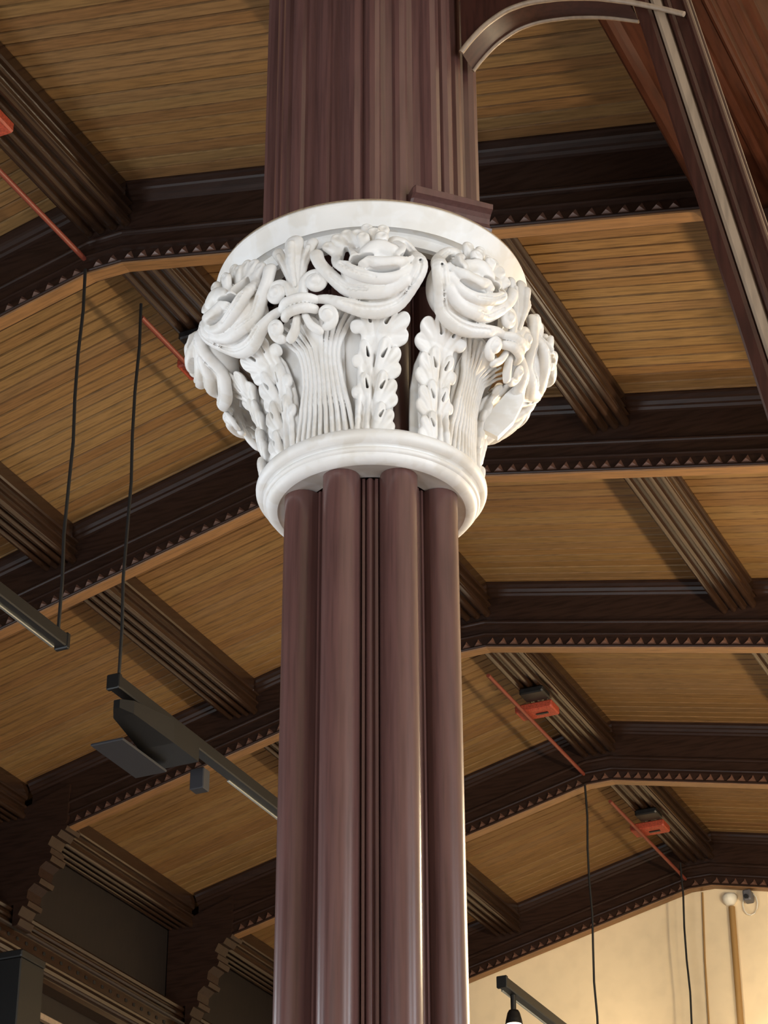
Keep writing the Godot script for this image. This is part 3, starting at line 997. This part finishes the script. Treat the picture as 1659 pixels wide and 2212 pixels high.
func build_arcade() -> void:
	# deep beam carrying the right edge of the nave ceiling
	var o := thing("arcade_beam", "deep moulded brown beam along the right side of the nave", "beam", V(-1.67, 7.05, 8.0))
	var prof := [[-1.85, 7.99], [-1.85, 7.10], [-1.862, 7.092], [-1.866, 7.075], [-1.855, 7.060], [-1.835, 7.056], [-1.82, 7.066], [-1.80, 7.075], [-1.74, 7.075], [-1.735, 7.062], [-1.72, 7.055], [-1.705, 7.062], [-1.70, 7.080], [-1.60, 7.080], [-1.597, 7.060], [-1.585, 7.050], [-1.570, 7.050], [-1.560, 7.060], [-1.556, 7.078], [-1.51, 7.078], [-1.507, 7.058], [-1.497, 7.050], [-1.487, 7.052], [-1.480, 7.064], [-1.484, 7.085], [-1.500, 7.095], [-1.500, 7.20], [-1.485, 7.21], [-1.478, 7.225], [-1.485, 7.24], [-1.500, 7.25], [-1.500, 7.34], [-1.484, 7.35], [-1.476, 7.368], [-1.484, 7.386], [-1.500, 7.395], [-1.500, 7.52], [-1.482, 7.535], [-1.472, 7.56], [-1.482, 7.585], [-1.500, 7.60], [-1.500, 7.99]]
	var rings := []
	for l in [-4.9, 15.52]:
		var r := PackedVector3Array()
		for q in prof:
			r.append(V(q[0], q[1], l) - o.position)
		rings.append(r)
	var st := new_st()
	loft(st, rings, true, true)
	obj("moulded_beam", done(st), M.beam, o)
	# spandrel panel arching from the column to the raking post
	var s := thing("arched_spandrel", "dark arched panel with pale bead edges between column and raking post", "spandrel panel", V(-1.67, 6.4, 4.95))
	var key := [[-2.008, 6.262], [-1.978, 6.296], [-1.928, 6.338], [-1.869, 6.366], [-1.824, 6.373], [-1.779, 6.371], [-1.72, 6.359], [-1.664, 6.343], [-1.578, 6.309], [-1.494, 6.264], [-1.480, 6.256]]
	var cur := []
	for i in key.size() - 1:
		for k in 4:
			var e := []
			for c in 2:
				e.append(cubic_interpolate(key[i][c], key[i + 1][c], key[maxi(i - 1, 0)][c], key[mini(i + 2, key.size() - 1)][c], k / 4.0))
			cur.append(e)
	cur.append(key[key.size() - 1])
	var top := 7.045
	var ra := PackedVector3Array()
	var rb := PackedVector3Array()
	var gs := []
	for q in cur:
		ra.append(V(q[0], q[1], 4.890) - s.position)
		rb.append(V(q[0], q[1], 4.975) - s.position)
		gs.append(1)
	for q in [[-1.625, top], [-2.008, top]]:
		ra.append(V(q[0], q[1], 4.890) - s.position)
		rb.append(V(q[0], q[1], 4.975) - s.position)
	gs[gs.size() - 1] = -1
	gs.append_array([-1, -1])
	st = new_st()
	loft(st, [ra, rb], true, true, false, gs)
	obj("panel_board", done(st), M.post, s)
	for e in [[4.886, 0.0085], [4.978, 0.006]]:
		var pts := []
		for q in cur:
			if q[0] < -1.485 or e[0] > 4.9:
				pts.append(V(q[0], q[1] - 0.002, e[0]) - s.position)
		if e[0] < 4.9:
			for q in [[-1.44, 6.230], [-1.386, 6.194], [-1.318, 6.146]]:
				pts.append(V(q[0], q[1] - 0.002, 4.886) - s.position)
		st = new_st()
		tube(st, pts, e[1], 8)
		obj("edge_bead", done(st), M.bead, s)
	# raking post, moulded face towards the viewer
	var p := thing("raking_post", "tall moulded post leaning outward from the arched panel to the floor", "post", V(-0.35, 0, 4.93))
	var sect := [[-0.048, 0.02], [-0.046, 0.004], [-0.040, 0.0], [-0.012, 0.0], [-0.002, 0.004], [0.000, 0.016], [0.036, 0.016], [0.038, 0.010], [0.042, 0.002], [0.050, -0.004], [0.058, 0.002], [0.060, 0.010], [0.086, 0.010], [0.088, 0.002], [0.094, -0.006], [0.102, -0.004], [0.106, 0.004], [0.106, 0.020], [0.098, 0.030], [0.098, 0.060], [0.108, 0.066], [0.108, 0.085], [-0.048, 0.085]]
	rings = []
	for y in [0.0, 7.04]:
		var t0: float = -1.298 + (5.55 - y) * 0.178
		var r := PackedVector3Array()
		for q in sect:
			r.append(V(t0 + q[0], y, 4.905 + q[1]) - p.position)
		rings.append(r)
	st = new_st()
	loft(st, rings, true, true)
	obj("shaft", done(st), M.post, p)
	# the broad pale fillet of the post
	rings = []
	for y in [0.02, 7.0]:
		var t0: float = -1.298 + (5.55 - y) * 0.178
		rings.append(PackedVector3Array([V(t0 + 0.002, y, 4.919) - p.position, V(t0 + 0.003, y, 4.910) - p.position, V(t0 + 0.012, y, 4.902) - p.position, V(t0 + 0.032, y, 4.905) - p.position, V(t0 + 0.035, y, 4.919) - p.position]))
	st = new_st()
	loft(st, rings, true, true)
	obj("fillet_strip", done(st), M.bead, p)

# ---------------------------------------------------------------- fittings
func rod(called: String, label: String, cat: String, pts: Array, r: float, m: Material, group: String = "") -> MeshInstance3D:
	var st := new_st()
	var base: Vector3 = pts[pts.size() - 1]
	var q := []
	for p in pts:
		q.append(p - base)
	tube(st, q, r, 8)
	var o := obj(numbered(called), done(st), m, self, base)
	tag(o, label, cat, group)
	return o

func build_fittings() -> void:
	# rust-coloured rods and junction boxes slung below the ridge beam, one to a bay
	var where := ["in the bay over the clustered column", "in the bay behind the white capital", "", "in the third bay from the cream gable wall", "in the bay next to the cream gable wall"]
	where[2] = "in the bay hidden behind the column shaft"
	where[3] = "in the second bay from the cream gable wall"
	for i in 5:
		var l0: float = RIBS[i] + 0.50
		var l1: float = RIBS[i + 1] - 0.004
		var ty := 7.79
		rod("tie_rod", "thin rust-red rod under the ridge beam " + where[i], "rod", [V(-4.735, ty, l0), V(-4.735, ty, l1)], 0.0125, M.rust)
		var lb: float = l0 + (0.53 if i == 1 else 0.68)
		var b := thing("junction_box", "orange box clamped under the ridge beam " + where[i], "box", V(-4.66, 7.80, lb))
		var st := new_st()
		bevel_box(st, -0.15, 0.10, 0.012, 0.065, -0.07, 0.07, 0.008)
		obj("body", done(st), M.orange, b)
		st = new_st()
		bevel_box(st, -0.06, 0.10, 0.055, 0.098, -0.22, -0.09, 0.008)
		obj("clamp", done(st), M.black, b)
		st = new_st()
		bevel_box(st, -0.03, 0.05, 0.004, 0.0125, -0.012, 0.006, 0.002)
		obj("latch", done(st), M.black, b)
	# hanging light tracks under the ridge
	var T := -4.72
	var Y := 5.88
	var tl := ["black light track whose near length ends beneath the rib behind the capital", "black light track carrying a floodlight, half hidden by the column", "black light track with a lit spotlight, crossing the cream gable wall"]
	var spans := [[4.6, 7.06], [7.47, 10.2], [11.74, 15.3]]
	for i in 3:
		var l0: float = spans[i][0]
		var l1: float = spans[i][1]
		var mid := (l0 + l1) / 2
		var tr := thing("light_track", tl[i], "light track", V(T, Y, mid), "light tracks hung below the ridge")
		var st := new_st()
		bevel_box(st, -0.028, 0.028, -0.03, 0.03, l0 - mid, l1 - mid, 0.005)
		obj("rail", done(st), M.black, tr)
		st = new_st()
		bevel_box(st, -0.030, -0.016, -0.036, -0.0285, l0 - mid + 0.05 + (1.0 if i == 1 else 0.0), l1 - mid - 0.03, 0.002)
		obj("metal_strip", done(st), M.steel, tr)
		st = new_st()
		bevel_box(st, -0.032, 0.032, -0.036, 0.034, l1 - mid - 0.012, l1 - mid + 0.012, 0.004)
		obj("end_cap", done(st), M.black, tr)
		st = new_st()
		bevel_box(st, -0.032, 0.032, -0.036, 0.034, l0 - mid - 0.012, l0 - mid + 0.012, 0.004)
		obj("end_cap", done(st), M.black, tr)
	# cables
	var cl := [["cable dropping from the rib behind the capital to the light track end", 7.02, 7.72, 5.91], ["cable dropping from a hook under the ridge to the floodlight track", 7.62, 7.84, 5.91], ["dark cable dropping from the second rib from the cream wall", 13.30, 7.70, 5.91], ["dark cable hanging against the cream gable wall", 15.28, 7.86, 5.91]]
	cl[1][1] = 7.50
	for e in cl:
		var pts := []
		for k in 9:
			var y: float = lerpf(e[2], e[3], k / 8.0)
			pts.append(V(T + 0.006 * sin(k * 1.9), y, e[1]))
		rod("hanging_cable", e[0], "cable", pts, 0.0075, M.cable, "cables holding up the light tracks")
	# floodlight slung on the middle track
	var fl := thing("floodlight", "dark boxy floodlight with grey flaps slung on the light track", "floodlight", V(T, 5.76, 7.86))
	var st := new_st()
	var rings := []
	for q in [[-0.36, 0.015, 0.02], [-0.30, 0.05, 0.03], [-0.02, 0.085, 0.055], [0.20, 0.085, 0.055], [0.24, 0.05, 0.03]]:
		var l: float = q[0]
		rings.append(PackedVector3Array([V(-q[1], 0.03 - q[2], l), V(q[1], 0.03 - q[2], l), V(q[1], 0.03 + q[2], l), V(-q[1], 0.03 + q[2], l)]))
	loft(st, rings, true, true)
	obj("housing", done(st), M.black, fl)
	st = new_st()
	bevel_box(st, -0.22, -0.06, -0.055, -0.043, -0.20, 0.18, 0.003)
	obj("flap", done(st), M.charcoal, fl)
	st = new_st()
	bevel_box(st, -0.02, 0.02, 0.07, 0.0895, 0.05, 0.14, 0.004)
	obj("clamp", done(st), M.black, fl)
	st = new_st()
	bevel_box(st, -0.05, 0.02, -0.07, 0.03, 0.36, 0.42, 0.004)
	obj("adapter", done(st), M.charcoal, fl)
	# spotlights on the far track: one hanging down by its end, two more further along turned to the gable wall
	for k in 3:
		var sp := thing("spotlight", ["small black spotlight with glowing lens hanging from the track end", "black spotlight turned to the gable wall, midway along the far track", "black spotlight turned to the gable wall, at the wall end of the far track"][k], "spotlight", V(T, 5.715, [11.90, 13.0, 14.0][k]), "spotlights on the far track")
		st = new_st()
		tube(st, [Vector3(0, 0.134, 0.0), Vector3(0, 0.03, 0.0)], 0.016, 10)
		obj("stem", done(st), M.black, sp)
		var tilt := 0.0 if k == 0 else deg_to_rad(105.0)
		st = new_st()
		lathe(st, [Vector2(0.0, 0.045), Vector2(0.028, 0.045), Vector2(0.036, 0.03), Vector2(0.046, -0.01), Vector2(0.05, -0.035), Vector2(0.045, -0.036), Vector2(0.043, -0.03), Vector2(0.0, -0.03)], 24)
		var hs := obj("housing", done(st), M.black, sp)
		hs.rotation.x = tilt
		st = new_st()
		lathe(st, [Vector2(0.043, -0.031), Vector2(0.03, -0.042), Vector2(0.0, -0.046)], 24, true)
		var le := obj("lens", done(st), M.lens, sp)
		le.rotation.x = tilt
		var lamp := SpotLight3D.new()
		lamp.name = "spot_light"
		lamp.rotation.x = -PI / 2 + tilt
		lamp.position = Basis(Vector3.RIGHT, tilt) * Vector3(0, -0.06, 0)
		lamp.spot_angle = 40 if k == 0 else 68
		lamp.light_color = Color(1.0, 0.9, 0.75)
		lamp.light_energy = 6.0 if k == 0 else 1.6
		lamp.light_size = 0.04
		lamp.spot_range = 20
		lamp.shadow_enabled = true
		sp.add_child(lamp)
	# globe pendants hanging in the aisle beyond the arcade beam
	for k in 3:
		var gp := thing("globe_pendant", "white glass globe pendant hanging in the aisle " + ["nearest the clustered column", "between two other pendants", "nearest the gable wall"][k], "lamp", V(-0.6, 5.0, [8.15, 10.25, 12.35][k]), "globe pendants in the aisle")
		st = new_st()
		tube(st, [Vector3(0, 2.99, 0), Vector3(0, 0.17, 0)], 0.008, 8)
		obj("stem", done(st), M.black, gp)
		st = new_st()
		lathe(st, [Vector2(0.0, 0.19), Vector2(0.05, 0.19), Vector2(0.06, 0.15), Vector2(0.05, 0.135)], 20)
		obj("cap", done(st), M.black, gp)
		st = new_st()
		var gl := []
		for j in 13:
			var a := lerpf(-PI / 2, 1.22, j / 12.0)
			gl.append(Vector2(0.145 * cos(a), 0.145 * sin(a)))
		lathe(st, gl, 28, true)
		obj("globe", done(st), M.globe, gp)
		var ol := OmniLight3D.new()
		ol.name = "globe_light"
		ol.light_color = Color(1.0, 0.91, 0.76)
		ol.light_energy = [6.0, 14.0, 2.5][k]
		ol.light_size = 0.12
		ol.omni_range = 30
		ol.shadow_enabled = true
		gp.add_child(ol)
	# things on the gable wall
	var cd := rod("vertical_conduit", "tan vertical conduit fixed to the cream gable wall", "conduit", [V(-4.425, 7.55, 15.50), V(-4.44, 5.0, 15.50)], 0.024, M.tan)
	rod("brown_wire", "thin brown wire running down the cream gable wall", "wire", [V(-4.64, 7.70, 15.515), V(-4.66, 7.2, 15.515), V(-4.69, 5.0, 15.515)], 0.007, M.tan)
	var dm := thing("dome_sensor", "small white dome sensor high on the cream gable wall", "sensor", V(-4.433, 7.615, 15.50))
	st = new_st()
	lathe(st, [Vector2(0.0, -0.055), Vector2(0.03, -0.048), Vector2(0.05, -0.02), Vector2(0.055, 0.01), Vector2(0.045, 0.03), Vector2(0.0, 0.04)], 20, true)
	obj("dome", done(st), M.pale, dm)
	st = new_st()
	bevel_box(st, -0.04, 0.04, 0.0, 0.04, -0.005, 0.024, 0.004)
	obj("bracket", done(st), M.pale, dm)
	var cm := thing("small_camera", "small grey camera with looped cable under the last rib", "camera", V(-4.285, 7.60, 15.47))
	st = new_st()
	bevel_box(st, -0.03, 0.03, -0.045, 0.035, -0.05, 0.045, 0.008)
	obj("body", done(st), M.grey, cm)
	st = new_st()
	tube(st, [V(0, -0.02, -0.045), V(0, -0.025, -0.075)], 0.016, 12)
	obj("lens", done(st), M.black, cm)
	st = new_st()
	var lp := []
	for k in 13:
		var a := TAU * k / 12.0
		lp.append(V(0.055 * sin(a), -0.05 + 0.085 * cos(a), 0.03))
	tube(st, lp, 0.005, 6)
	obj("cable_loop", done(st), M.pale, cm)
	# dark square post rising at the far left
	var dp := thing("square_post", "dark square post with a small cap rising before the left wall", "post", V(-6.56, 0, 9.6))
	st = new_st()
	bevel_box(st, -0.11, 0.11, 0.0, 5.58, -0.11, 0.11, 0.006)
	obj("shaft", done(st), M.black, dp)
	st = new_st()
	bevel_box(st, -0.06, 0.115, 5.58, 5.62, -0.115, 0.115, 0.006)
	obj("cap", done(st), M.black, dp)

# ---------------------------------------------------------------- light and camera
func area(at: Vector3, look: Vector3, size: Vector2, col: Color, energy: float) -> void:
	var a := AreaLight3D.new()
	a.name = "window_and_fill_light"
	a.area_size = size
	a.light_color = col
	a.light_energy = energy
	a.area_range = 40.0
	a.shadow_enabled = true
	add_child(a, true)
	a.position = at
	a.look_at_from_position(at, look, Vector3.UP)

func _ready() -> void:
	rng.seed = 7
	var cam := Camera3D.new()
	cam.name = "camera"
	var th := deg_to_rad(30.21)
	var az := deg_to_rad(24.89)
	var ro := deg_to_rad(-0.195)
	var fwd_h := V(-sin(az), 0, cos(az))
	var right := V(cos(az), 0, sin(az))
	var fwd := fwd_h * cos(th) + Vector3.UP * sin(th)
	var up := Vector3.UP * cos(th) - fwd_h * sin(th)
	var r2 := right * cos(ro) + up * sin(ro)
	var u2 := up * cos(ro) - right * sin(ro)
	cam.transform = Transform3D(Basis(r2, u2, -fwd), Vector3(0, 1.6, 0))
	cam.fov = rad_to_deg(2.0 * atan(1106.0 / 4993.8))
	cam.near = 0.05
	cam.far = 200
	add_child(cam)
	cam.current = true

	var env := Environment.new()
	env.background_mode = Environment.BG_SKY
	var sky := Sky.new()
	var sm := ProceduralSkyMaterial.new()
	sm.sky_top_color = Color(0.55, 0.66, 0.82)
	sm.sky_horizon_color = Color(0.85, 0.88, 0.92)
	sm.ground_bottom_color = Color(0.30, 0.29, 0.27)
	sm.ground_horizon_color = Color(0.6, 0.6, 0.58)
	sm.energy_multiplier = 1.0
	sky.sky_material = sm
	env.sky = sky
	env.tonemap_mode = Environment.TONE_MAPPER_LINEAR
	env.tonemap_exposure = 1.05
	env.sdfgi_enabled = true
	env.ssao_enabled = true
	env.ssil_enabled = true
	var we := WorldEnvironment.new()
	we.environment = env
	add_child(we)
	# daylight entering by the tall windows of the aisle wall
	var day := Color(0.94, 0.972, 1.0)
	for w in [[1.0, 2.4, 18.0], [4.2, 5.6, 18.0], [7.4, 8.8, 1.5], [10.6, 12.0, 1.5], [13.4, 14.8, 1.5]]:
		var l: float = (w[0] + w[1]) / 2
		area(V(4.38, 3.4, l), V(0, 3.4, l), Vector2(1.4, 4.4), day, w[2])
	for w in [[1.0, 2.6, 13.0], [4.4, 6.0, 13.0], [7.6, 9.2, 1.0], [12.9, 14.5, 1.0]]:
		var l: float = (w[0] + w[1]) / 2
		area(V(-7.83, 3.0, l), V(0, 3.0, l), Vector2(1.6, 4.0), day, w[2])
	# area lights tinted warm, added before the clear gable windows
	var amber := Color(1.0, 0.93, 0.80)
	for w in [[-7.2, -5.2, 0.5], [-4.4, -2.2, 2.0], [0.2, 2.8, 8.0]]:
		var t: float = (w[0] + w[1]) / 2
		area(V(t, 2.9, 15.5), V(t, 2.9, 0), Vector2(w[1] - w[0], 4.6), amber, w[2])
	area(V(-3.2, 2.2, -4.9), V(-3.2, 2.2, 0), Vector2(4.0, 3.6), day, 44.0)  # added fill light behind the viewer; the near wall has no opening

	make_materials()
	build_walls()
	build_boards()
	build_ribs()
	build_purlins()
	build_plate()
	build_arcade()
	build_column()
	build_fittings()
